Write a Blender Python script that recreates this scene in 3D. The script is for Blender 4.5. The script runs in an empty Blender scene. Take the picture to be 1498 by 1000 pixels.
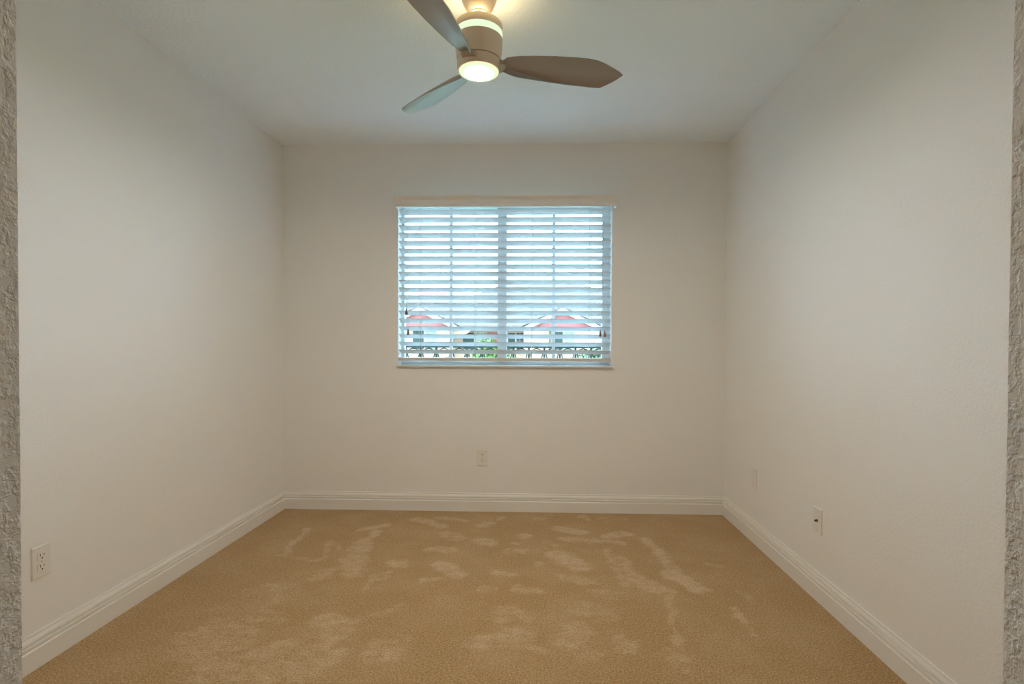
import bpy, bmesh, math, random
from mathutils import Vector, Matrix

# ------------------------------------------------------------------ scene, camera, world, light
scn = bpy.context.scene
COL = scn.collection
R = math.radians
W_PX, H_PX = 1498, 1000
F_PX = 765.2
CAM_Z = 1.1323
YAW, PITCH, ROLL = 0.03165, -0.01467, 0.00421
SX, SY = 12.783, 16.767

cam_d = bpy.data.cameras.new('camera')
cam = bpy.data.objects.new('camera', cam_d)
COL.objects.link(cam)
cam_d.sensor_fit = 'HORIZONTAL'
cam_d.sensor_width = 36.0
cam_d.lens = F_PX / W_PX * 36.0
cam_d.shift_x = -SX / W_PX
cam_d.shift_y = SY / W_PX
cam_d.clip_start = 0.02
cam_d.clip_end = 500
fw0 = Vector((-math.sin(YAW), math.cos(YAW), 0))
rt = Vector((math.cos(YAW), math.sin(YAW), 0))
fw = fw0 * math.cos(PITCH) + Vector((0, 0, 1)) * math.sin(PITCH)
up = -fw0 * math.sin(PITCH) + Vector((0, 0, 1)) * math.cos(PITCH)
cr, sr = math.cos(ROLL), math.sin(ROLL)
rt2 = rt * cr + up * sr
up2 = -rt * sr + up * cr
m = Matrix.Identity(4)
for i in range(3):
    m[i][0], m[i][1], m[i][2] = rt2[i], up2[i], -fw[i]
m[2][3] = CAM_Z
cam.matrix_world = m
scn.camera = cam

SKY_COLOR, SKY_STRENGTH = (0.39, 0.69, 1.0), 16.5
LENS_STRENGTH = 560.0
LENS_COLOR = (1.0, 0.89, 0.745)
UPLIGHT_STRENGTH = 17.0
HALL_POWER = 2.0

world = bpy.data.worlds.new('overcast_sky')
scn.world = world
world.use_nodes = True
wn = world.node_tree
wn.nodes.clear()
wo = wn.nodes.new('ShaderNodeOutputWorld')
wb = wn.nodes.new('ShaderNodeBackground')
wb.inputs[0].default_value = (*SKY_COLOR, 1)
wb.inputs[1].default_value = SKY_STRENGTH
wn.links.new(wb.outputs[0], wo.inputs[0])

hl = bpy.data.lights.new('hall_fill_light', 'AREA')  # dim fill light added in the hall, unseen behind the camera
hl.shape = 'DISK'
hl.size = 0.4
hl.energy = HALL_POWER
hl.color = (1.0, 0.95, 0.88)
hlo = bpy.data.objects.new('hall_fill_light', hl)
hlo.location = (-0.1, -1.3, 2.46)
COL.objects.link(hlo)

vs = scn.view_settings
vs.view_transform = 'Standard'
vs.look = 'None'
vs.exposure = 0.07
vs.gamma = 1.0
vs.use_curve_mapping = False
scn.cycles.max_bounces = 16
scn.cycles.diffuse_bounces = 10
scn.cycles.transparent_max_bounces = 24
scn.cycles.sample_clamp_indirect = 30.0

# ------------------------------------------------------------------ room numbers (metres)
XL, XR, D, H = -1.7547, 1.2666, 3.5619, 2.5
FY0, FY1 = 0.38, 0.50            # front wall, with the opening the camera looks through
JL, JR = -0.5109, 0.4375         # faces of that opening
WX0, WX1, WZ0, WZ1 = -0.9572, 0.5015, 0.985, 2.125   # window opening
TW = 0.20                        # thickness of the back wall
random.seed(4)

# ------------------------------------------------------------------ materials
def mat(name, color, rough=0.6, metal=0.0, spec=0.5):
    mt = bpy.data.materials.new(name)
    mt.use_nodes = True
    b = mt.node_tree.nodes['Principled BSDF']
    b.inputs['Base Color'].default_value = (*color, 1)
    b.inputs['Roughness'].default_value = rough
    b.inputs['Metallic'].default_value = metal
    b.inputs['Specular IOR Level'].default_value = spec
    return mt

def nodes(mt):
    nt = mt.node_tree
    return nt, nt.nodes['Principled BSDF']

def coord(nt, scale=(1, 1, 1), rot=(0, 0, 0)):
    tc = nt.nodes.new('ShaderNodeTexCoord')
    mp = nt.nodes.new('ShaderNodeMapping')
    mp.inputs['Scale'].default_value = scale
    mp.inputs['Rotation'].default_value = rot
    nt.links.new(tc.outputs['Object'], mp.inputs[0])
    return mp.outputs[0]

def noise(nt, vec, scale, detail=2, rough=0.5, dist=0.0):
    n = nt.nodes.new('ShaderNodeTexNoise')
    n.inputs['Scale'].default_value = scale
    n.inputs['Detail'].default_value = detail
    n.inputs['Roughness'].default_value = rough
    n.inputs['Distortion'].default_value = dist
    nt.links.new(vec, n.inputs['Vector'])
    return n.outputs['Fac']

def ramp(nt, fac, stops):
    r = nt.nodes.new('ShaderNodeValToRGB')
    e = r.color_ramp.elements
    while len(e) < len(stops):
        e.new(0.5)
    for el, (p, c) in zip(e, stops):
        el.position = p
        el.color = (*c, 1) if len(c) == 3 else c
    nt.links.new(fac, r.inputs[0])
    return r.outputs[0]

def bump(nt, b, h, strength, dist):
    bp = nt.nodes.new('ShaderNodeBump')
    bp.inputs['Strength'].default_value = strength
    bp.inputs['Distance'].default_value = dist
    nt.links.new(h, bp.inputs['Height'])
    nt.links.new(bp.outputs[0], b.inputs['Normal'])

def math_node(nt, op, a, b_):
    n = nt.nodes.new('ShaderNodeMath')
    n.operation = op
    for i, v in enumerate((a, b_)):
        if isinstance(v, (int, float)):
            n.inputs[i].default_value = v
        else:
            nt.links.new(v, n.inputs[i])
    return n.outputs[0]

def plaster(name, color, scale=95, strength=0.35):
    mt = mat(name, color, 0.85, 0, 0.25)
    nt, b = nodes(mt)
    v = coord(nt)
    big = ramp(nt, noise(nt, v, scale, 3, 0.55), [(0.42, (0, 0, 0)), (0.62, (1, 1, 1))])
    bump(nt, b, big, strength, 0.0016)
    # faint roller unevenness of the paint
    c = noise(nt, v, 2.2, 3)
    mx = nt.nodes.new('ShaderNodeMix')
    mx.data_type = 'RGBA'
    mx.inputs['A'].default_value = (*[k * 0.985 for k in color], 1)
    mx.inputs['B'].default_value = (*[min(1, k * 1.015) for k in color], 1)
    nt.links.new(c, mx.inputs['Factor'])
    nt.links.new(mx.outputs['Result'], b.inputs['Base Color'])
    return mt

M = {}
M['wall'] = plaster('wall_paint', (0.865, 0.852, 0.825), 110, 0.2)
M['jamb'] = plaster('wall_paint_doorway', (0.84, 0.815, 0.775), 95, 0.75)
M['ceiling'] = plaster('ceiling_paint_daylit', (0.88, 0.935, 0.965), 70, 0.5)  # blue tint of the window daylight is put into the colour
M['trim'] = mat('trim_gloss_white', (0.84, 0.82, 0.78), 0.35, 0, 0.4)
M['plastic'] = mat('white_plastic', (0.82, 0.79, 0.74), 0.35)
M['slot'] = mat('dark_slot', (0.04, 0.035, 0.03), 0.6)
M['screw'] = mat('painted_screw', (0.62, 0.59, 0.54), 0.35, 0.3)
M['brass'] = mat('dark_connector', (0.06, 0.045, 0.035), 0.4, 0.5)
M['blind'] = mat('blind_white', (0.64, 0.63, 0.60), 0.4)
M['valance'] = mat('valance_white', (0.84, 0.80, 0.74), 0.45)
M['rail'] = mat('bottom_rail_white', (0.70, 0.62, 0.53), 0.45)
M['cord'] = mat('blind_cord', (0.55, 0.55, 0.53), 0.8)
M['wood'] = mat('brown_wood', (0.22, 0.13, 0.07), 0.5)
M['alu'] = mat('white_aluminium', (0.60, 0.62, 0.62), 0.4)
M['sill'] = mat('pale_stone_sill', (0.72, 0.71, 0.68), 0.3)
M['nickel'] = mat('brushed_nickel', (0.80, 0.66, 0.51), 0.38, 0.85)
M['blade'] = mat('satin_silver_blade', (0.36, 0.315, 0.28), 0.30, 0.35, 0.6)
M['bracket'] = mat('satin_bracket', (0.46, 0.36, 0.27), 0.5, 0.3)
M['seam'] = mat('dark_seam', (0.08, 0.05, 0.035), 0.6)

# carpet: cut pile with patches brushed the other way
mt = mat('beige_carpet', (0.3, 0.2, 0.1), 0.95, 0, 0.1)
nt, b = nodes(mt)
v = coord(nt)
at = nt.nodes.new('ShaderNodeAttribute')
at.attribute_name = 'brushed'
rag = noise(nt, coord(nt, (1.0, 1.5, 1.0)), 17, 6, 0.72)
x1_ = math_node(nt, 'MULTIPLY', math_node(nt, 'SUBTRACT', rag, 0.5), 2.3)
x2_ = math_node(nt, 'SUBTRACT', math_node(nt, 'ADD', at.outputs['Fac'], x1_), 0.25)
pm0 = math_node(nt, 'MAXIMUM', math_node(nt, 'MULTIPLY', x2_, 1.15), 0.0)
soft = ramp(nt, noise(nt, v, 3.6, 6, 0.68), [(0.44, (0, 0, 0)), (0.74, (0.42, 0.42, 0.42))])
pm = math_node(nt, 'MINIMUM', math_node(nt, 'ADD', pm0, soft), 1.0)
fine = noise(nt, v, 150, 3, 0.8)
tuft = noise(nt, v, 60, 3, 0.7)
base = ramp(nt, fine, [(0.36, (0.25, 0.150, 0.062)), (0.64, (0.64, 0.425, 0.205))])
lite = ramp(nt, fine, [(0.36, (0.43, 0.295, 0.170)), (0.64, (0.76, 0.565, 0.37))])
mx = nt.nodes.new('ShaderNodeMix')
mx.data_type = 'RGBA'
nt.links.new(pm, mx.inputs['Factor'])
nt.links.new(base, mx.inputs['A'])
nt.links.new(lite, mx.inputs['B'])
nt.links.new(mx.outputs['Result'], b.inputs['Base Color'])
b.inputs['Sheen Weight'].default_value = 0.15
bump(nt, b, math_node(nt, 'ADD', fine, tuft), 0.7, 0.004)
M['carpet'] = mt

# brushed grain on the fan metal
nt, b = nodes(M['nickel'])
g = noise(nt, coord(nt, (1, 1, 60)), 14, 2)
bump(nt, b, g, 0.06, 0.001)

def emit(name, color, strength):
    mt = bpy.data.materials.new(name)
    mt.use_nodes = True
    n = mt.node_tree
    n.nodes.clear()
    o = n.nodes.new('ShaderNodeOutputMaterial')
    e = n.nodes.new('ShaderNodeEmission')
    e.inputs[0].default_value = (*color, 1)
    e.inputs[1].default_value = strength
    n.links.new(e.outputs[0], o.inputs[0])
    return mt, n, e

M['lens'], nt, e = emit('glowing_lens', LENS_COLOR, 1.0)
tc = nt.nodes.new('ShaderNodeTexCoord')
ln = nt.nodes.new('ShaderNodeVectorMath')
ln.operation = 'LENGTH'
sep = nt.nodes.new('ShaderNodeSeparateXYZ')
cmb = nt.nodes.new('ShaderNodeCombineXYZ')
nt.links.new(tc.outputs['Object'], sep.inputs[0])
nt.links.new(sep.outputs[0], cmb.inputs[0])
nt.links.new(sep.outputs[1], cmb.inputs[1])
nt.links.new(cmb.outputs[0], ln.inputs[0])
rad = nt.nodes.new('ShaderNodeMath')
rad.operation = 'DIVIDE'
nt.links.new(ln.outputs['Value'], rad.inputs[0])
rad.inputs[1].default_value = 0.08
stg = nt.nodes.new('ShaderNodeMapRange')         # the bulb shows through the middle of the frosted lens
stg.inputs['From Min'].default_value = 0.60
stg.inputs['From Max'].default_value = 0.72
stg.inputs['To Min'].default_value = LENS_STRENGTH
stg.inputs['To Max'].default_value = 1.0
stg.interpolation_type = 'SMOOTHERSTEP'
nt.links.new(rad.outputs[0], stg.inputs['Value'])
colr = ramp(nt, rad.outputs[0], [(0.66, LENS_COLOR), (0.73, (0.86, 1.0, 0.72)), (0.88, (0.84, 0.97, 0.62)), (0.94, (1.0, 0.90, 0.52))])
nt.links.new(stg.outputs[0], e.inputs[1])
nt.links.new(colr, e.inputs[0])
M['band'], _, _ = emit('glowing_band', (0.86, 1.0, 0.70), 0.95)
M['uplight'], _, _ = emit('glowing_uplight', (1.0, 0.76, 0.38), UPLIGHT_STRENGTH)

# window glass: clear with a weak reflection
mt = bpy.data.materials.new('window_glass')
mt.use_nodes = True
n = mt.node_tree
n.nodes.clear()
o = n.nodes.new('ShaderNodeOutputMaterial')
tr = n.nodes.new('ShaderNodeBsdfTransparent')
tr.inputs[0].default_value = (0.98, 0.99, 0.985, 1)
gl = n.nodes.new('ShaderNodeBsdfGlossy')
gl.inputs['Roughness'].default_value = 0.02
fr = n.nodes.new('ShaderNodeFresnel')
fr.inputs[0].default_value = 1.3
ms = n.nodes.new('ShaderNodeMixShader')
n.links.new(fr.outputs[0], ms.inputs[0])
n.links.new(tr.outputs[0], ms.inputs[1])
n.links.new(gl.outputs[0], ms.inputs[2])
n.links.new(ms.outputs[0], o.inputs[0])
M['glass'] = mt

# outdoors
M['iron'] = mat('black_iron', (0.016, 0.018, 0.012), 0.7, 0, 0.15)
M['concrete'] = mat('balcony_concrete', (0.55, 0.55, 0.54), 0.9)
M['stucco_out'] = mat('cream_stucco', (0.44, 0.26, 0.15), 0.9)
M['red_stucco'] = mat('coral_red_stucco', (0.29, 0.082, 0.062), 0.9)
M['brick_red'] = mat('dull_red_stucco', (0.19, 0.06, 0.045), 0.9)
M['fascia'] = mat('white_fascia', (0.36, 0.215, 0.145), 0.6)
M['dark_glass'] = mat('house_window_glass', (0.034, 0.044, 0.032), 0.4, 0, 0.1)
M['pale_glass'] = mat('house_window_curtain', (0.18, 0.18, 0.12), 0.5, 0, 0.1)
M['lawn'] = mat('lawn_grass', (0.08, 0.115, 0.02), 0.95)
M['road'] = mat('road_asphalt', (0.25, 0.25, 0.25), 0.9)
M['leaf'] = mat('bright_leaf', (0.09, 0.13, 0.012), 0.6)
M['leaf_dull'] = mat('dull_leaf', (0.06, 0.08, 0.02), 0.6)
M['pink'] = mat('pink_blossom', (0.34, 0.075, 0.065), 0.7)
M['bark'] = mat('grey_bark', (0.16, 0.12, 0.09), 0.9)
mt = mat('pale_concrete_tile', (0.28, 0.29, 0.30), 0.8)
nt, b = nodes(mt)
wv = nt.nodes.new('ShaderNodeTexWave')
wv.bands_direction = 'Z'
wv.inputs['Scale'].default_value = 1.1
wv.inputs['Distortion'].default_value = 0.6
wv.inputs['Detail'].default_value = 2
nt.links.new(coord(nt), wv.inputs['Vector'])
c = ramp(nt, wv.outputs['Fac'], [(0.05, (0.075, 0.047, 0.036)), (0.35, (0.13, 0.084, 0.063))])
nt.links.new(c, b.inputs['Base Color'])
M['tile'] = mt

# ------------------------------------------------------------------ mesh helpers
def build(name, bm, material, parent=None, smooth=False, bevel=0.0, seg=2, loc=None):
    bmesh.ops.recalc_face_normals(bm, faces=bm.faces)
    me = bpy.data.meshes.new(name)
    bm.to_mesh(me)
    bm.free()
    me.materials.append(material)
    o = bpy.data.objects.new(name, me)
    COL.objects.link(o)
    if parent:
        o.parent = parent
    if loc:
        o.location = loc
    if smooth:
        for p in me.polygons:
            p.use_smooth = True
    if bevel:
        md = o.modifiers.new('Bevel', 'BEVEL')
        md.width = bevel
        md.segments = seg
        md.limit_method = 'ANGLE'
        md.angle_limit = R(40)
    return o

def box(bm, x0, x1, y0, y1, z0, z1):
    v = [bm.verts.new(p) for p in ((x0, y0, z0), (x1, y0, z0), (x1, y1, z0), (x0, y1, z0),
                                   (x0, y0, z1), (x1, y0, z1), (x1, y1, z1), (x0, y1, z1))]
    for f in ((0, 3, 2, 1), (4, 5, 6, 7), (0, 1, 5, 4), (1, 2, 6, 5), (2, 3, 7, 6), (3, 0, 4, 7)):
        bm.faces.new([v[i] for i in f])
    return bm

def BX(*a):
    return box(bmesh.new(), *a)

def prism(bm, pts, axis, a0, a1):
    """closed polygon pts (2-D) extruded along axis from a0 to a1"""
    def P(p, a):
        if axis == 'x': return (a, p[0], p[1])
        if axis == 'y': return (p[0], a, p[1])
        return (p[0], p[1], a)
    A = [bm.verts.new(P(p, a0)) for p in pts]
    B = [bm.verts.new(P(p, a1)) for p in pts]
    n = len(pts)
    bm.faces.new(A)
    bm.faces.new(B[::-1])
    for i in range(n):
        j = (i + 1) % n
        bm.faces.new((A[i], B[i], B[j], A[j]))
    return bm

def tube(bm, pts, r, seg=8):
    pts = [Vector(p) for p in pts]
    rings = []
    for i, p in enumerate(pts):
        d = (pts[min(i + 1, len(pts) - 1)] - pts[max(i - 1, 0)]).normalized()
        a = d.cross(Vector((0, 0, 1)))
        if a.length < 1e-3:
            a = d.cross(Vector((1, 0, 0)))
        a.normalize()
        c = d.cross(a)
        rings.append([bm.verts.new(p + (a * math.cos(t) + c * math.sin(t)) * r)
                      for t in [2 * math.pi * k / seg for k in range(seg)]])
    for q, s in zip(rings, rings[1:]):
        for k in range(seg):
            bm.faces.new((q[k], q[(k + 1) % seg], s[(k + 1) % seg], s[k]))
    bm.faces.new(rings[0][::-1])
    bm.faces.new(rings[-1])
    return bm

def lathe(bm, prof, seg=48, c=(0, 0)):
    """profile [(r, z)] turned about the z axis; r = 0 closes"""
    prev = None
    for r, z in prof:
        if r < 1e-6:
            ring = [bm.verts.new((c[0], c[1], z))]
        else:
            ring = [bm.verts.new((c[0] + r * math.cos(2 * math.pi * k / seg), c[1] + r * math.sin(2 * math.pi * k / seg), z))
                    for k in range(seg)]
        if prev:
            if len(prev) == 1 and len(ring) > 1:
                for k in range(seg):
                    bm.faces.new((prev[0], ring[k], ring[(k + 1) % seg]))
            elif len(ring) == 1 and len(prev) > 1:
                for k in range(seg):
                    bm.faces.new((prev[k], ring[0], prev[(k + 1) % seg]))
            else:
                for k in range(seg):
                    bm.faces.new((prev[k], prev[(k + 1) % seg], ring[(k + 1) % seg], ring[k]))
        prev = ring
    return bm

def empty(name, loc=(0, 0, 0), rz=0.0):
    o = bpy.data.objects.new(name, None)
    o.empty_display_size = 0.1
    COL.objects.link(o)
    o.location = loc
    o.rotation_euler = (0, 0, rz)
    return o

def tag(o, label, cat, group=None):
    o['label'] = label
    o['category'] = cat
    if group:
        o['group'] = group
    return o

def struct(name, bm, material, **k):
    o = build(name, bm, material, **k)
    o['kind'] = 'structure'
    return o

# ------------------------------------------------------------------ room shell
HY = -1.8                                    # back of the hall behind the camera
# pile brushed the other way by the vacuum and by feet: strokes on the carpet (x0, y0, x1, y1, half width, strength)
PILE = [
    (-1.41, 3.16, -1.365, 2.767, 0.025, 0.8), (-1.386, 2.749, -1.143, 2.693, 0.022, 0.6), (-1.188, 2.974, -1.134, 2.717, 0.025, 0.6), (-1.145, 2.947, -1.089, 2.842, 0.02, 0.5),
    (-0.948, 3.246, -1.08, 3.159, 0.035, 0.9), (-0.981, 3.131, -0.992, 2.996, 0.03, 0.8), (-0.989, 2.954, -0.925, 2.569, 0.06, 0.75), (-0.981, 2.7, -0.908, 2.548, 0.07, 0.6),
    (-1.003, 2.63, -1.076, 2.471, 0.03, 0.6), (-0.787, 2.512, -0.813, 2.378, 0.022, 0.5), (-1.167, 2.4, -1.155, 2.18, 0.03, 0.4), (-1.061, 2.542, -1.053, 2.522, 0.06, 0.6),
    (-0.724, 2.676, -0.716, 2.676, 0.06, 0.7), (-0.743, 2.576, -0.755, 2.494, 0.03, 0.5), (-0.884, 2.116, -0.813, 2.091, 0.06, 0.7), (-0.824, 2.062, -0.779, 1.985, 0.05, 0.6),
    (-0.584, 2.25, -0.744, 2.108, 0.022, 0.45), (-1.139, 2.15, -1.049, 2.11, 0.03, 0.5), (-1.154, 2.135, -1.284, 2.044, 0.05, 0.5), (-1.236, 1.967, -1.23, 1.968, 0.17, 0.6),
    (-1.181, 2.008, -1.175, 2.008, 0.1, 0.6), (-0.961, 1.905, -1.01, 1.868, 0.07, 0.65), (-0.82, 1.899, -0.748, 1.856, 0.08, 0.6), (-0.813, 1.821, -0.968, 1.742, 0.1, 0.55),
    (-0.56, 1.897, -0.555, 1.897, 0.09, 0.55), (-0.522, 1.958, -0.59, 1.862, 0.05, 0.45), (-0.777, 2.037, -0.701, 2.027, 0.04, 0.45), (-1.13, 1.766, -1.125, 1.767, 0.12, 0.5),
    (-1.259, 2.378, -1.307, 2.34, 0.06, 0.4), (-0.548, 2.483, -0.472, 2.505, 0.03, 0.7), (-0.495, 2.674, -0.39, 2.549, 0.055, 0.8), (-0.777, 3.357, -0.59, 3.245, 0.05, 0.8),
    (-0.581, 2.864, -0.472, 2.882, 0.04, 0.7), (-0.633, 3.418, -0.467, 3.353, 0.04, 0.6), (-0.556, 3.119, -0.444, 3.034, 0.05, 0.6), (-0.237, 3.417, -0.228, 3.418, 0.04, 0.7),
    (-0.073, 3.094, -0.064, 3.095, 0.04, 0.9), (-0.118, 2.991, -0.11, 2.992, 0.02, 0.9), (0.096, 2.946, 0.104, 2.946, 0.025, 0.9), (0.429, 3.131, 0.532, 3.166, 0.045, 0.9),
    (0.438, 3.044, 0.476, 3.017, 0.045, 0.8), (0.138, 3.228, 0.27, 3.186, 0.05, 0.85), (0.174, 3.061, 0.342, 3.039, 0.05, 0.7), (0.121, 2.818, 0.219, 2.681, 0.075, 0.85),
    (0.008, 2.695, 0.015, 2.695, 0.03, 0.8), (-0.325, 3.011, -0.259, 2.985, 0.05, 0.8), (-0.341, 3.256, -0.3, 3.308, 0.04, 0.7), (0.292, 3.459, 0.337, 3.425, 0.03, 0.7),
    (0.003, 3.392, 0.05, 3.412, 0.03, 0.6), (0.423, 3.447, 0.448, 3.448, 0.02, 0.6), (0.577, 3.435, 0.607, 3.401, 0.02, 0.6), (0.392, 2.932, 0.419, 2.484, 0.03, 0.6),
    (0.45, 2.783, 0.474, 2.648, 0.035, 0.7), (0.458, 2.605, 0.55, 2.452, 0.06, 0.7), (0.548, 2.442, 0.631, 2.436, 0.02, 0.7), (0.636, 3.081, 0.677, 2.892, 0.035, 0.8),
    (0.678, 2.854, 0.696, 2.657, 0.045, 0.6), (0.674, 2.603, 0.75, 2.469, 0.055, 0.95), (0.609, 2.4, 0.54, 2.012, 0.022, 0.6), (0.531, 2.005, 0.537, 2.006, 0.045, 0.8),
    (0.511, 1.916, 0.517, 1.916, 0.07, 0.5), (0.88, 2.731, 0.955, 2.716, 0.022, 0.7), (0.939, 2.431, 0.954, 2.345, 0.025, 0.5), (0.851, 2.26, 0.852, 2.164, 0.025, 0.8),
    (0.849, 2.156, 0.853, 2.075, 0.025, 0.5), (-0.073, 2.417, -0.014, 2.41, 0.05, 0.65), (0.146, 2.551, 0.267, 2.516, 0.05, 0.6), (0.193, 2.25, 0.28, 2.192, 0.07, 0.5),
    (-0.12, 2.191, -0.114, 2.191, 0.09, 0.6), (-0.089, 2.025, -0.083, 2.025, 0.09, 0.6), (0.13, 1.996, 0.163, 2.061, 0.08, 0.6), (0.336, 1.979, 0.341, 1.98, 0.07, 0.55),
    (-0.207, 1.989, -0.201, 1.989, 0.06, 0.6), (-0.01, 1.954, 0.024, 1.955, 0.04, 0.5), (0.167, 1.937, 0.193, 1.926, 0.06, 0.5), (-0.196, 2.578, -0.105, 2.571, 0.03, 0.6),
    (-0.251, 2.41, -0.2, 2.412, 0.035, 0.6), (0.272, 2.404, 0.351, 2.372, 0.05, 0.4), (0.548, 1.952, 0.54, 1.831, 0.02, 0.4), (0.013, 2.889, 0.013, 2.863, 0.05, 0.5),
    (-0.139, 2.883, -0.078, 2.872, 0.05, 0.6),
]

from mathutils import noise as mnoise
def carpet_bm():
    bm = bmesh.new()
    x0, x1, y0, y1, n = XL - .12, XR + .12, HY - .1, D, 0.0
    xs = [x0 + (x1 - x0) * i / 200 for i in range(201)]
    ys = [y0, FY1] + [FY1 + (y1 - FY1) * i / 200 for i in range(1, 201)]
    g = [[bm.verts.new((x, y, 0)) for x in xs] for y in ys]
    for j in range(len(ys) - 1):
        for i in range(200):
            bm.faces.new((g[j][i], g[j][i + 1], g[j + 1][i + 1], g[j + 1][i]))
    b0 = [bm.verts.new(p) for p in ((x0, y0, -.1), (x1, y0, -.1), (x1, y1, -.1), (x0, y1, -.1))]
    bm.faces.new(b0[::-1])
    bm.faces.new([g[0][i] for i in range(200, -1, -1)] + [b0[0], b0[1]])
    bm.faces.new([g[-1][i] for i in range(201)] + [b0[2], b0[3]])
    bm.faces.new([g[j][0] for j in range(len(ys))] + [b0[3], b0[0]])
    bm.faces.new([g[j][200] for j in range(len(ys) - 1, -1, -1)] + [b0[1], b0[2]])
    return bm
fl = struct('floor', carpet_bm(), M['carpet'])
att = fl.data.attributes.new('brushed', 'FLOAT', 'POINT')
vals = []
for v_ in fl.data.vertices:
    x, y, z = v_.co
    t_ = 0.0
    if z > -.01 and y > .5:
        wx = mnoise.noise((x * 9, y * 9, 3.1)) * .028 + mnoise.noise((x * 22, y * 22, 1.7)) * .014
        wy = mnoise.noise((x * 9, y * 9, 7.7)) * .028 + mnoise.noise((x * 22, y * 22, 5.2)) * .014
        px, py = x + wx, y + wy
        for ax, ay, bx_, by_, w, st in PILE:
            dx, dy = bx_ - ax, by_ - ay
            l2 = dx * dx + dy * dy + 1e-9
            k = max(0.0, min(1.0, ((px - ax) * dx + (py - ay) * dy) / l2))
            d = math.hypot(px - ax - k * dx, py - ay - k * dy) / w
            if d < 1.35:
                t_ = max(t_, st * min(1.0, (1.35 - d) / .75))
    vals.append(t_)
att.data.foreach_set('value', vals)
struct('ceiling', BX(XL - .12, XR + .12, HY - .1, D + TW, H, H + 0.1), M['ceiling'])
struct('wall_left', BX(XL - .12, XL, HY, D + TW, 0, H), M['wall'])
struct('wall_right', BX(XR, XR + .12, HY, D + TW, 0, H), M['wall'])
struct('wall_hall', BX(XL - .12, XR + .12, HY - .1, HY, 0, H), M['wall'])
bm = bmesh.new()
box(bm, XL, WX0, D, D + TW, -0.1, H)
box(bm, WX1, XR, D, D + TW, -0.1, H)
box(bm, WX0, WX1, D, D + TW, -0.1, WZ0)
box(bm, WX0, WX1, D, D + TW, WZ1, H)
struct('wall_back', bm, M['wall'])
bm = bmesh.new()
box(bm, XL, JL, FY0, FY1, 0, H)
box(bm, JR, XR, FY0, FY1, 0, H)
box(bm, JL, JR, FY0, FY1, 2.15, H)
struct('wall_front', bm, M['jamb'])

# baseboards: (projection from wall, height)
BP = [(0, 0), (0.017, 0), (0.017, 0.069), (0.0125, 0.0725), (0.0125, 0.0755), (0.0150, 0.078), (0.0150, 0.0865),
      (0.0060, 0.0885), (0.0060, 0.093), (0.0125, 0.0950), (0.0110, 0.103), (0.0060, 0.113), (0.0050, 0.122), (0, 0.122)]

def baseboard(name, A, B, inward, cutA, cutB):
    """run from A to B on the wall line; cut = 1 mitres that end inside a corner"""
    A, B, inn = Vector(A), Vector(B), Vector(inward)
    d = (B - A).normalized()
    bm = bmesh.new()
    ra = [bm.verts.new(A + inn * t + d * (t * cutA) + Vector((0, 0, z))) for t, z in BP]
    rb = [bm.verts.new(B + inn * t - d * (t * cutB) + Vector((0, 0, z))) for t, z in BP]
    n = len(BP)
    for i in range(n):
        j = (i + 1) % n
        bm.faces.new((ra[i], ra[j], rb[j], rb[i]))
    bm.faces.new(ra)
    bm.faces.new(rb[::-1])
    return struct(name, bm, M['trim'])

baseboard('baseboard_left', (XL, FY1, 0), (XL, D, 0), (1, 0, 0), 0, 1)
baseboard('baseboard_back', (XL, D, 0), (XR, D, 0), (0, -1, 0), 1, 1)
baseboard('baseboard_right', (XR, D, 0), (XR, FY1, 0), (-1, 0, 0), 1, 0)

# ------------------------------------------------------------------ window
win = empty('window_1', (0, D, 0))
win['kind'] = 'structure'
GY0, GY1 = 0.100, 0.150                      # frame depth inside the recess, measured from the wall face
def wpart(name, bm, material, parent=win, **k):
    return build(name, bm, material, parent, **k)
bm = bmesh.new()
box(bm, WX0, WX0 + .018, GY0, GY1, WZ0, WZ1)
box(bm, WX1 - .05, WX1, GY0, GY1, WZ0, WZ1)
box(bm, WX0 + .018, WX1 - .05, GY0, GY1, WZ0, WZ0 + .045)
box(bm, WX0 + .018, WX1 - .05, GY0, GY1, WZ1 - .02, WZ1)
wpart('window_frame', bm, M['alu'])
def sash(x0, x1, y0, mun):
    bm = bmesh.new()
    z0, z1 = WZ0 + .045, WZ1 - .02
    for a, b_ in ((x0, x0 + .002 if x0 < -.5 else x0 + .03), (x1 - (.002 if x1 > .4 else .03), x1)):
        box(bm, a, b_, y0, y0 + .022, z0, z1)
    box(bm, x0, x1, y0, y0 + .022, z0, z0 + .012)
    box(bm, x0, x1, y0, y0 + .022, z1 - .012, z1)
    s = wpart('sash', bm, M['alu'])
    wpart('muntin', BX(mun - .0115, mun + .0115, y0 + .004, y0 + .018, z0 + .012, z1 - .012), M['alu'], s)
    wpart('pane', BX(x0 + .001, x1 - .001, y0 + .009, y0 + .012, z0 + .01, z1 - .01), M['glass'], s)
sash(WX0 + .018, -0.2500, GY0 + .004, -0.6085)
sash(-0.2465, WX1 - .05, GY0 + .026, 0.1130)
wpart('meeting_stile', BX(-0.2790, -0.2185, GY0 - .004, GY0 + .004, WZ0 + .045, WZ1 - .02), M['alu'])
wpart('sill', BX(WX0 - .004, WX1 + .004, -.022, GY0, WZ0 - .0, WZ0 + .012), M['sill'], bevel=.002)

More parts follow.
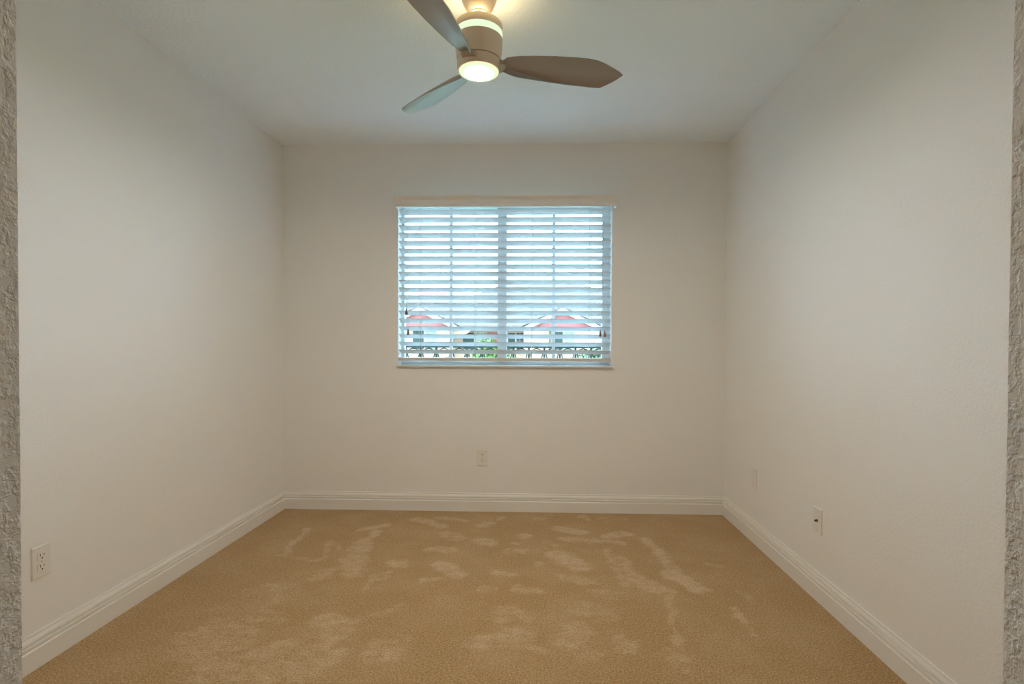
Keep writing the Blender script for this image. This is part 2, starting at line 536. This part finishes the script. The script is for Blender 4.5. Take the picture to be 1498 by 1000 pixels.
# ------------------------------------------------------------------ blind
blind = tag(empty('window_blind', (0, D, 0)), 'white horizontal slat blind with moulded valance covering the window', 'window blind')
PITCH_S, N_S, TOPZ = 0.05326, 19, 2.0608
SL_W, SL_T = 0.0590, 0.0030
BX0, BX1 = WX0 + .004, WX1 - .006
SLY = 0.033
TILT = R(26)
first = None
def slat_bm():
    bm = bmesh.new()
    n = 8
    topv, pts = [], []
    for i in range(n + 1):
        s = -SL_W / 2 + SL_W * i / n
        crown = 0.0016 * (1 - (2 * s / SL_W) ** 2)
        pts.append((s, crown + SL_T / 2))
    for i in range(n, -1, -1):
        s = -SL_W / 2 + SL_W * i / n
        crown = 0.0016 * (1 - (2 * s / SL_W) ** 2)
        pts.append((s, crown - SL_T / 2))
    prism(bm, pts, 'x', BX0, BX1)
    return bm
for k in range(N_S):
    front = TOPZ - k * PITCH_S              # height of the room-side edge
    zc = front - math.sin(TILT) * SL_W / 2
    if first is None:
        first = build('slat', slat_bm(), M['blind'], blind)
        o = first
    else:
        o = first.copy()
        COL.objects.link(o)
        o.parent = blind
    o.location = (0, SLY, zc)
    o.rotation_euler = (-TILT, 0, 0)
build('bottom_rail', BX(BX0, BX1, SLY - .028, SLY + .028, 1.0275, 1.0490), M['rail'], blind, bevel=.003)
build('headrail', BX(BX0, BX1, .006, .062, 2.0860, 2.1200), M['blind'], blind, bevel=.002)
# valance with a crown profile and short returns to the wall (y towards the room is negative)
VX0, VX1 = -0.960, 0.5235
VP = [(-.066, 2.0570), (-.075, 2.0575), (-.0765, 2.066), (-.071, 2.0755), (-.0685, 2.078), (-.0685, 2.107), (-.073, 2.110),
      (-.080, 2.120), (-.083, 2.124), (-.083, 2.1345), (-.066, 2.1345)]
bm = bmesh.new()
prism(bm, VP, 'x', VX0, VX1)
box(bm, VX0, VX0 + .01, -.066, 0, 2.057, 2.1345)
box(bm, VX1 - .01, VX1, -.066, 0, 2.057, 2.1345)
build('valance', bm, M['valance'], blind, bevel=.001, seg=1)
for cx in (-0.8066, -0.4275, -0.0394, 0.3506):
    bm = bmesh.new()
    yf, yb = SLY - .0295, SLY + .0295
    tube(bm, [(cx, yf, 2.088), (cx, yf, 1.045)], .0011, 6)
    tube(bm, [(cx + .012, yf, 2.088), (cx + .012, yf, 1.045)], .0007, 6)
    tube(bm, [(cx, yb, 2.088), (cx, yb, 1.045)], .0011, 6)
    build('ladder_cord', bm, M['cord'], blind)

def tassel(parent, x, y, ztop):
    bm = lathe(bmesh.new(), [(0, .0), (.0035, -.001), (.005, -.008), (.0085, -.028), (.0095, -.038), (.007, -.042), (0, -.042)], 16)
    return build('tassel', bm, M['wood'], parent, smooth=True, loc=(x, y, ztop))
def pull(x, y, ztas, name, dx=0):
    bm = tube(bmesh.new(), [(x, y, 2.06), (x, y, ztas + .25), (x + dx, y, ztas - .002)], .0011, 6)
    c = build(name, bm, M['cord'], blind)
    tassel(c, x + dx, y, ztas)
CY = -.012
pull(-0.8950, CY, 1.3830, 'tilt_cord')
pull(-0.8830, CY, 1.2440, 'tilt_cord')
pull(0.4370, CY, 1.2380, 'lift_cord', -.012)
pull(0.4420, CY, 1.2370, 'lift_cord', .012)

# ------------------------------------------------------------------ wall plates (built facing -y, base at their lower centre)
PW, PH = 0.070, 0.1143
def plate_bm():
    bm = bmesh.new()
    # raised plate with sloping edge
    f, bk = [], []
    for sx_, sz_ in ((-1, -1), (1, -1), (1, 1), (-1, 1)):
        bk.append(bm.verts.new((sx_ * PW / 2, 0, PH / 2 + sz_ * PH / 2)))
    mid = [bm.verts.new((v_.co.x, -.0030, v_.co.z)) for v_ in bk]
    for v_ in bk:
        f.append(bm.verts.new((v_.co.x * .93, -.0060, PH / 2 + (v_.co.z - PH / 2) * .955)))
    bm.faces.new(f)
    bm.faces.new(bk[::-1])
    for a, c in ((bk, mid), (mid, f)):
        for i in range(4):
            j = (i + 1) % 4
            bm.faces.new((a[i], a[j], c[j], c[i]))
    return bm

def screw(parent, z, y=-.006):
    bm = lathe(bmesh.new(), [(0, 0), (.0032, 0), (.0032, .001), (.0018, .0016), (0, .0016)], 16)
    bm.transform(Matrix.Rotation(R(90), 4, 'X'))
    return build('screw', bm, M['screw'], parent, loc=(0, y, z))

def outlet(loc, rz, label):
    t = tag(empty('wall_outlet', loc, rz), label, 'wall outlet', 'duplex wall outlets')
    build('cover_plate', plate_bm(), M['plastic'], t)
    for zc in (PH / 2 + .0195, PH / 2 - .0195):
        pts = []
        for k in range(32):
            a = 2 * math.pi * k / 32
            pts.append((max(-.0168, min(.0168, .0195 * math.cos(a))), zc + max(-.0142, min(.0142, .0175 * math.sin(a)))))
        r_ = build('receptacle', prism(bmesh.new(), pts, 'y', -.0078, -.0055), M['plastic'], t)
        bm = bmesh.new()
        box(bm, -.0075, -.0053, -.0081, -.0076, zc + .0005, zc + .0095)
        box(bm, .0053, .0075, -.0081, -.0076, zc + .0015, zc + .0085)
        prism(bm, [(.0028 * math.cos(2 * math.pi * k / 12), zc - .0070 + .0030 * math.sin(2 * math.pi * k / 12)) for k in range(12)],
              'y', -.0081, -.0076)
        build('slots', bm, M['slot'], r_)
    screw(t, PH / 2)
    return t

outlet((-0.3710, D, 0.3100), 0, 'white duplex outlet on the back wall below the window')
outlet((XL, 1.7850, 0.3060), R(90), 'white duplex outlet low on the left wall near the doorway')

t = tag(empty('cable_jack_plate', (XR, 2.3800, 0.2960), R(-90)), 'white cable jack plate with a dark connector in its middle on the right wall', 'wall plate')
build('cover_plate', plate_bm(), M['plastic'], t)
bm = bmesh.new()
bm2 = lathe(bm, [(.0065, 0), (.0065, .002), (.0048, .002), (.0048, .011), (.0030, .011), (.0030, .004), (0, .004)], 18)
bm.transform(Matrix.Rotation(R(90), 4, 'X'))
build('coax_connector', bm, M['brass'], t, loc=(0, -.006, PH / 2))
screw(t, PH / 2 + .041)
screw(t, PH / 2 - .041)

t = tag(empty('blank_wall_plate', (XR, 3.0720, 0.3130), R(-90)), 'plain white cover plate on the right wall close to the far corner', 'wall plate')
build('cover_plate', plate_bm(), M['plastic'], t)
screw(t, PH / 2 + .041)
screw(t, PH / 2 - .041)

# ------------------------------------------------------------------ ceiling fan
FX, FYC = -0.2310, 2.0300
fan = tag(empty('ceiling_fan', (FX, FYC, H)), 'brushed nickel three-blade ceiling fan with a lit lamp and glowing band', 'ceiling fan')
def fp(name, prof, material, parent=fan, seg=64, smooth=True):
    bm = lathe(bmesh.new(), [(r, z - H) for r, z in prof], seg)
    o = build(name, bm, material, parent, smooth=smooth)
    return o
def edge_split(o, ang=35):
    md = o.modifiers.new('EdgeSplit', 'EDGE_SPLIT')
    md.split_angle = R(ang)
canopy = fp('canopy', [(.0, 2.4995), (.074, 2.4995), (.0745, 2.492), (.0725, 2.478), (.067, 2.460), (.058, 2.440), (.046, 2.420), (.037, 2.409),
              (.033, 2.4055), (.0325, 2.401), (.016, 2.400), (0, 2.400)], M['nickel'])
edge_split(canopy)
ring_ = fp('canopy_ring', [(.0335, 2.413), (.0385, 2.4085), (.0365, 2.404), (.0325, 2.4035)], M['nickel'], canopy)
rod = fp('downrod', [(.0, 2.402), (.0125, 2.402), (.0125, 2.366), (0, 2.366)], M['seam'])
edge_split(rod)
o = fp('motor_housing', [(0, 2.3640), (.030, 2.3640), (.030, 2.3600), (.082, 2.3600), (.085, 2.3660), (.0895, 2.3655), (.0915, 2.362), (.0920, 2.3355),
                         (.0905, 2.3350), (.0905, 2.3105), (.0920, 2.3100), (.0915, 2.290), (.0885, 2.262), (.0845, 2.2290), (.0790, 2.2285), (0, 2.2285)], M['nickel'])
edge_split(o)
bd = fp('light_band', [(.0900, 2.3352), (.0916, 2.3350), (.0918, 2.3230), (.0916, 2.3103), (.0900, 2.3101)], M['band'], o)
u = fp('uplight_lens', [(.034, 2.3612), (.080, 2.3612), (.080, 2.3606), (.034, 2.3606), (.034, 2.3612)], M['uplight'], o)
hub = fp('hub_ring', [(0, 2.2290), (.0785, 2.2290), (.0800, 2.2270), (.0830, 2.2255), (.0825, 2.2010), (.0800, 2.1960), (0, 2.1960)], M['nickel'])
edge_split(hub)
lr = fp('lamp_rim', [(.0800, 2.1985), (.0805, 2.1930), (.0790, 2.1890), (.0765, 2.1890), (.0765, 2.1985)], M['nickel'], hub)
lens = fp('lamp_lens', [(.0768, 2.1935), (.0762, 2.1885), (.072, 2.1855), (.060, 2.1825), (.040, 2.1805), (.020, 2.1797), (0, 2.1795)], M['lens'])

# blades: rows (r, s of the near edge, y where the lip starts, drop of the lip)
BR = [(.083, -.020, .003, .006), (.086, -.026, .005, .008), (.093, -.034, .008, .012), (.104, -.043, .007, .019), (.125, -.050, .013, .021), (.155, -.057, .022, .020), (.21, -.065, .032, .016),
      (.29, -.074, .0452, .010), (.36, -.078, .0537, .006), (.42, -.078, .0569, .004), (.46, -.072, .060, .002), (.490, -.061, .060, .001), (.507, -.053, .059, .001),
      (.525, -.044, .047, .001), (.545, -.034, .032, .001), (.562, -.025, .015, .001), (.575, -.015, -.004, .001), (.579, -.011, -.008, .0005)]
TAU, TH = R(12), 0.0055
def blade_bm():
    bm = bmesh.new()
    tops, bots = [], []
    NS = 12
    for r, s0, yl, dl in BR:
        y0 = s0 * math.cos(TAU)
        prof = []
        for i in range(NS + 1):
            y = y0 + (yl - y0) * i / NS
            z = -y * math.tan(TAU) - 2.17 * max(0, y) ** 2 - .008 * max(0, (.106 - r) / .023) ** 1.6
            u_ = 2 * i / NS - 1
            prof.append((y, z, TH * (1 - .5 * max(0, -u_) ** 3) * (1 if r < .5 else .75), 0))
        ye, ze = prof[-1][0], prof[-1][1]
        prof.append((ye + dl * .22, ze - dl * .35, TH, .5))
        prof.append((ye + dl * .30, ze - dl, TH * .8, 1))
        tr_, br_ = [], []
        for y, z, th, side in prof:
            # the lip's thickness runs sideways, the blade's up and down
            oy, oz = (th / 2 * side, th / 2 * (1 - side))
            tr_.append(bm.verts.new((r, y + oy, z + oz)))
            br_.append(bm.verts.new((r, y - oy, z - oz)))
        tops.append(tr_)
        bots.append(br_)
    n = len(tops[0])
    for i in range(len(BR) - 1):
        for j in range(n - 1):
            bm.faces.new((tops[i][j], tops[i + 1][j], tops[i + 1][j + 1], tops[i][j + 1]))
            bm.faces.new((bots[i][j], bots[i][j + 1], bots[i + 1][j + 1], bots[i + 1][j]))
        for j in (0, n - 1):
            bm.faces.new((tops[i][j], bots[i][j], bots[i + 1][j], tops[i + 1][j]))
    for i in (0, len(BR) - 1):
        for j in range(n - 1):
            bm.faces.new((tops[i][j], tops[i][j + 1], bots[i][j + 1], bots[i][j]))
    return bm
def arm_bm():
    # bracket that carries the blade: broad at the hub, thinning out under the blade
    bm = bmesh.new()
    rows = []
    for r, s0, s1, zt, th in ((.066, -.034, .028, -.007, .018), (.084, -.034, .026, -.007, .0175), (.094, -.031, .020, -.007, .0155), (.101, -.025, .013, -.0065, .012), (.106, -.014, .005, -.006, .006)):
        q = []
        for s_, k in ((s0, 1), (s1, 1), (s1, -1), (s0, -1)):
            q.append(bm.verts.new((r, s_ * math.cos(TAU), -s_ * math.sin(TAU) * .6 + zt + k * th / 2)))
        rows.append(q)
    for a, c in zip(rows, rows[1:]):
        for i in range(4):
            j = (i + 1) % 4
            bm.faces.new((a[i], a[j], c[j], c[i]))
    bm.faces.new(rows[0][::-1])
    bm.faces.new(rows[-1])
    return bm
b0 = a0 = None
for ang in (11.5, 132.5, 252.5):
    if b0 is None:
        b0 = bl = build('blade', blade_bm(), M['blade'], fan, smooth=True)
        edge_split(bl, 40)
        a0 = ar = build('blade_bracket', arm_bm(), M['bracket'], bl, bevel=.002)
    else:
        bl, ar = b0.copy(), a0.copy()
        COL.objects.link(bl)
        COL.objects.link(ar)
        bl.parent = fan
        ar.parent = bl
    bl.location = (0, 0, 2.2215 - H)
    bl.rotation_euler = (0, 0, R(ang))

# ------------------------------------------------------------------ outdoors
GZ = -3.0
struct('ground_lawn', BX(-60, 60, D + TW + .6, 110, GZ - .2, GZ), M['lawn'])
struct('road_street', BX(-60, 60, 18, 26, GZ, GZ + .02), M['road'])
struct('balcony_slab', BX(XL - .6, XR + .6, D + TW, 5.32, -0.22, -0.06), M['concrete'])

# balcony railing: bars every 15.4 cm with a ring between them under the top rail
rail = tag(empty('balcony_railing', (0, 5.2, -0.06)), 'black iron balcony railing with rings under its top rail beyond the window', 'railing')
RP, RX0, NB = 0.1541, -2.2414, 25
RZ = 1.1320 + 0.06
build('top_rail', BX(RX0 - .02, RX0 + RP * (NB - 1) + .02, -.02, .02, RZ - .022, RZ), M['iron'], rail)
build('bottom_rail', BX(RX0 - .02, RX0 + RP * (NB - 1) + .02, -.012, .012, .09, .11), M['iron'], rail)
build('middle_rail', BX(RX0 - .02, RX0 + RP * (NB - 1) + .02, -.008, .008, RZ - .168, RZ - .150), M['iron'], rail)
bar0 = ring0 = None
for k in range(NB):
    x = RX0 + k * RP
    if bar0 is None:
        bar0 = o = build('baluster', BX(-.010, .010, -.010, .010, 0, RZ - .02), M['iron'], rail)
    else:
        o = bar0.copy(); COL.objects.link(o); o.parent = rail
    o.location = (x, 0, 0)
    if k == NB - 1:
        break
    if ring0 is None:
        pts = [(.0585 * math.cos(2 * math.pi * q / 28), 0, .0585 * math.sin(2 * math.pi * q / 28)) for q in range(29)]
        ring0 = o = build('ring', tube(bmesh.new(), pts, .0065, 6), M['iron'], rail, smooth=True)
    else:
        o = ring0.copy(); COL.objects.link(o); o.parent = rail
    o.location = (x + RP / 2, 0, RZ - .022 - .064)

# the row of houses across the street; coordinates about (0, 40, GZ)
HYY = 40.0
house = tag(empty('townhouse_row', (0, HYY, GZ)), 'cream townhouses with coral gables and pale tile roofs seen through the blind', 'house')
def hp(name, bm, material, parent=house, **k):
    return build(name, bm, material, parent, **k)
def zz(z): return z - GZ
hp('wall', BX(-12.2, -6.65, 0.4, 9, 0, zz(2.42)), M['stucco_out'])
hp('wall', BX(-1.05, 4.85, 0.4, 9, 0, zz(2.42)), M['stucco_out'])
hp('porch_wall', BX(-6.65, -1.05, 2.0, 9, 0, zz(2.40)), M['stucco_out'])
hp('side_wall', BX(4.85, 14, 1.2, 9, 0, zz(2.40)), M['stucco_out'])
hp('side_wall', BX(-20, -12.2, 1.2, 9, 0, zz(2.40)), M['stucco_out'])
def gable(cx, peak):
    hw = (peak - 2.50) / .49
    drop = .36
    # red triangle field
    bm = bmesh.new()
    hw2 = (peak - drop - 2.50) / .49
    prism(bm, [(cx - hw2 - .1, zz(2.44)), (cx + hw2 + .1, zz(2.44)), (cx, zz(peak - drop + .05))], 'y', .25, .6)
    g_ = hp('gable', bm, M['red_stucco'])
    bm = bmesh.new()
    for s in (-1, 1):
        prism(bm, [(cx, zz(peak)), (cx + s * hw, zz(2.50)), (cx + s * (hw - .75), zz(2.50)), (cx, zz(peak - drop))], 'y', -.05, .28)
    hp('rake_board', bm, M['fascia'], g_)
    bm = bmesh.new()
    box(bm, cx - hw + .15, cx + hw - .15, .05, .4, zz(2.40), zz(2.50))
    hp('soffit', bm, M['fascia'], g_)
    # roof planes over the gable wing
    bm = bmesh.new()
    for s in (-1, 1):
        prism(bm, [(cx, zz(peak) + .12), (cx + s * (hw + .15), zz(2.50) + .06), (cx + s * (hw + .15), zz(2.50)), (cx, zz(peak))], 'y', -.1, 5.5)
    hp('gable_roof', bm, M['tile'])
gable(-9.12, 4.10)
gable(1.93, 4.05)
def hip(name, x0, x1, y0, y1, ze, rx0, rx1, ry, zr):
    bm = bmesh.new()
    c = [bm.verts.new(p) for p in ((x0, y0, zz(ze)), (x1, y0, zz(ze)), (x1, y1, zz(ze)), (x0, y1, zz(ze)))]
    a, b_ = bm.verts.new((rx0, ry, zz(zr))), bm.verts.new((rx1, ry, zz(zr)))
    bm.faces.new((c[0], c[1], b_, a)); bm.faces.new((c[1], c[2], b_)); bm.faces.new((c[2], c[3], a, b_)); bm.faces.new((c[3], c[0], a))
    bm.faces.new(c[::-1])
    return hp(name, bm, M['tile'])
hip('roof', -12.0, 13.2, .9, 9.5, 2.42, -2.72, 3.66, 5.0, 6.52)
hip('roof', -22.0, -3.6, 1.0, 9.0, 2.40, -18.0, -5.6, 3.6, 4.95)
hip('roof', 3.4, 24.0, 1.0, 9.0, 2.40, 5.2, 20.0, 3.6, 5.45)
def hwin(x0, x1, z0, z1, y, dark, pale):
    bm = bmesh.new()
    box(bm, x0 - .07, x1 + .07, y - .06, y + .05, zz(z0) - .07, zz(z1) + .07)
    f_ = hp('window', bm, M['fascia'])
    xm = (x0 + x1) / 2
    hp('pane', BX(x0, xm - .06, y - .075, y - .055, zz(z0), zz(z1)), dark, f_)
    bm = bmesh.new()
    xq = (xm + .06 + x1) / 2
    zq = (zz(z0) + zz(z1)) / 2
    for a, b_ in ((xm + .06, xq - .02), (xq + .02, x1)):
        for c, d_ in ((zz(z0), zq - .02), (zq + .02, zz(z1))):
            box(bm, a, b_, y - .075, y - .055, c, d_)
    hp('pane', bm, pale, f_)
hwin(-9.66, -7.83, 0.85, 2.26, .4, M['dark_glass'], M['pale_glass'])
hwin(1.19, 2.84, 0.85, 2.22, .4, M['dark_glass'], M['pale_glass'])
hwin(-5.98, -4.10, 0.85, 2.16, 2.0, M['dark_glass'], M['pale_glass'])
hwin(-2.35, -0.62 - .5, 0.85, 2.16, 2.0, M['dark_glass'], M['dark_glass'])
hp('porch_panel', BX(-4.02, -3.10, 1.7, 1.99, zz(.2), zz(2.2)), M['brick_red'])
hp('downspout', BX(1.02 - .1, 1.02 + .0, .3, .39, zz(-3.0), zz(2.4)), M['dark_glass'])
# cream arch over the porch
bm = bmesh.new()
prism(bm, [(-6.6, zz(2.4)), (-6.6, zz(1.9))] +
      [(-6.6 + 1.3 * math.sin(R(a)), zz(1.9) + .38 * (1 - math.cos(R(a)))) for a in range(10, 91, 10)] + [(-5.3, zz(2.4))], 'y', .7, 1.0)
hp('porch_arch', bm, M['stucco_out'])
# white balustrade with close pickets along the upper porch
for x0, x1 in ((-10.3, -6.7), (-0.9, 4.6)):
    bm = bmesh.new()
    box(bm, x0, x1, -1.1, -1.0, zz(.62), zz(.70))
    box(bm, x0, x1, -1.1, -1.0, zz(-.32), zz(-.24))
    k = x0
    while k < x1:
        box(bm, k, k + .07, -1.08, -1.02, zz(-.25), zz(.63))
        k += .2
    hp('balustrade', bm, M['fascia'])
hp('upper_porch', BX(-10.4, 4.7, -1.2, .4, zz(-.60), zz(-.32)), M['stucco_out'])

def shrub(name, loc, rx, rz, material, label, cat, n=650, trunk=0.0, leaf=.13, flower=None):
    t = tag(empty(name, loc), label, cat)
    def crown(nm, mtl, count, size, seed):
        q = random.Random(seed)
        bm = bmesh.new()
        for _ in range(count):
            u_ = Vector((q.gauss(0, 1), q.gauss(0, 1), q.gauss(0, 1))).normalized()
            k = .55 + .45 * q.random() ** .5
            c = Vector((u_.x * rx * k, u_.y * rx * k, trunk + rz + u_.z * rz * k))
            a = Vector((q.gauss(0, 1), q.gauss(0, 1), q.gauss(0, .6))).normalized()
            b_ = a.cross(u_ + Vector((.01, .02, .03))).normalized()
            s = size * (.7 + .6 * q.random())
            vv = [bm.verts.new(c + a * s), bm.verts.new(c + b_ * s * .5), bm.verts.new(c - a * s), bm.verts.new(c - b_ * s * .5)]
            bm.faces.new(vv)
        bmesh.ops.recalc_face_normals(bm, faces=bm.faces)
        return build(nm, bm, mtl, t)
    crown('foliage', material, n, leaf, len(label))
    if flower:
        crown('blossom', flower, n, leaf * .9, len(label) + 5)
    bm = bmesh.new()
    for a in range(5):
        d_ = Vector((math.cos(a * 1.257) * rx * .4, math.sin(a * 1.257) * rx * .4, trunk + rz))
        tube(bm, [(d_.x * .15, d_.y * .15, 0), (d_.x * .3, d_.y * .3, trunk * .8 + .1), tuple(d_)], max(.03, trunk * .02), 6)
    build('stem', bm, M['bark'], t)
    return t
shrub('tree', (-3.20, 34, GZ), 1.05, 1.45, M['leaf'], 'bright green bushy tree in front of the townhouse porch', 'tree', 1500, 1.75, .16)
shrub('shrub', (-1.75, 31, GZ), .7, 1.2, M['leaf'], 'lime green shrub right of the taller bushy tree across the street', 'shrub', 800, 1.3, .14)
shrub('flowering_shrub', (-4.15, 30, GZ), .62, .95, M['leaf_dull'], 'pink flowering shrub beside the tree across the street', 'shrub', 600, 1.35, .12, M['pink'])
shrub('hedge_shrub', (-5.6, 32, GZ), .9, 1.2, M['leaf_dull'], 'low dull green shrub left of the pink flowering shrub', 'shrub', 900, 1.0, .15)
shrub('hedge_shrub', (3.4, 32, GZ), 1.3, 1.6, M['leaf_dull'], 'wide dull green shrub below the right coral gable', 'shrub', 1300, 0.9, .16)
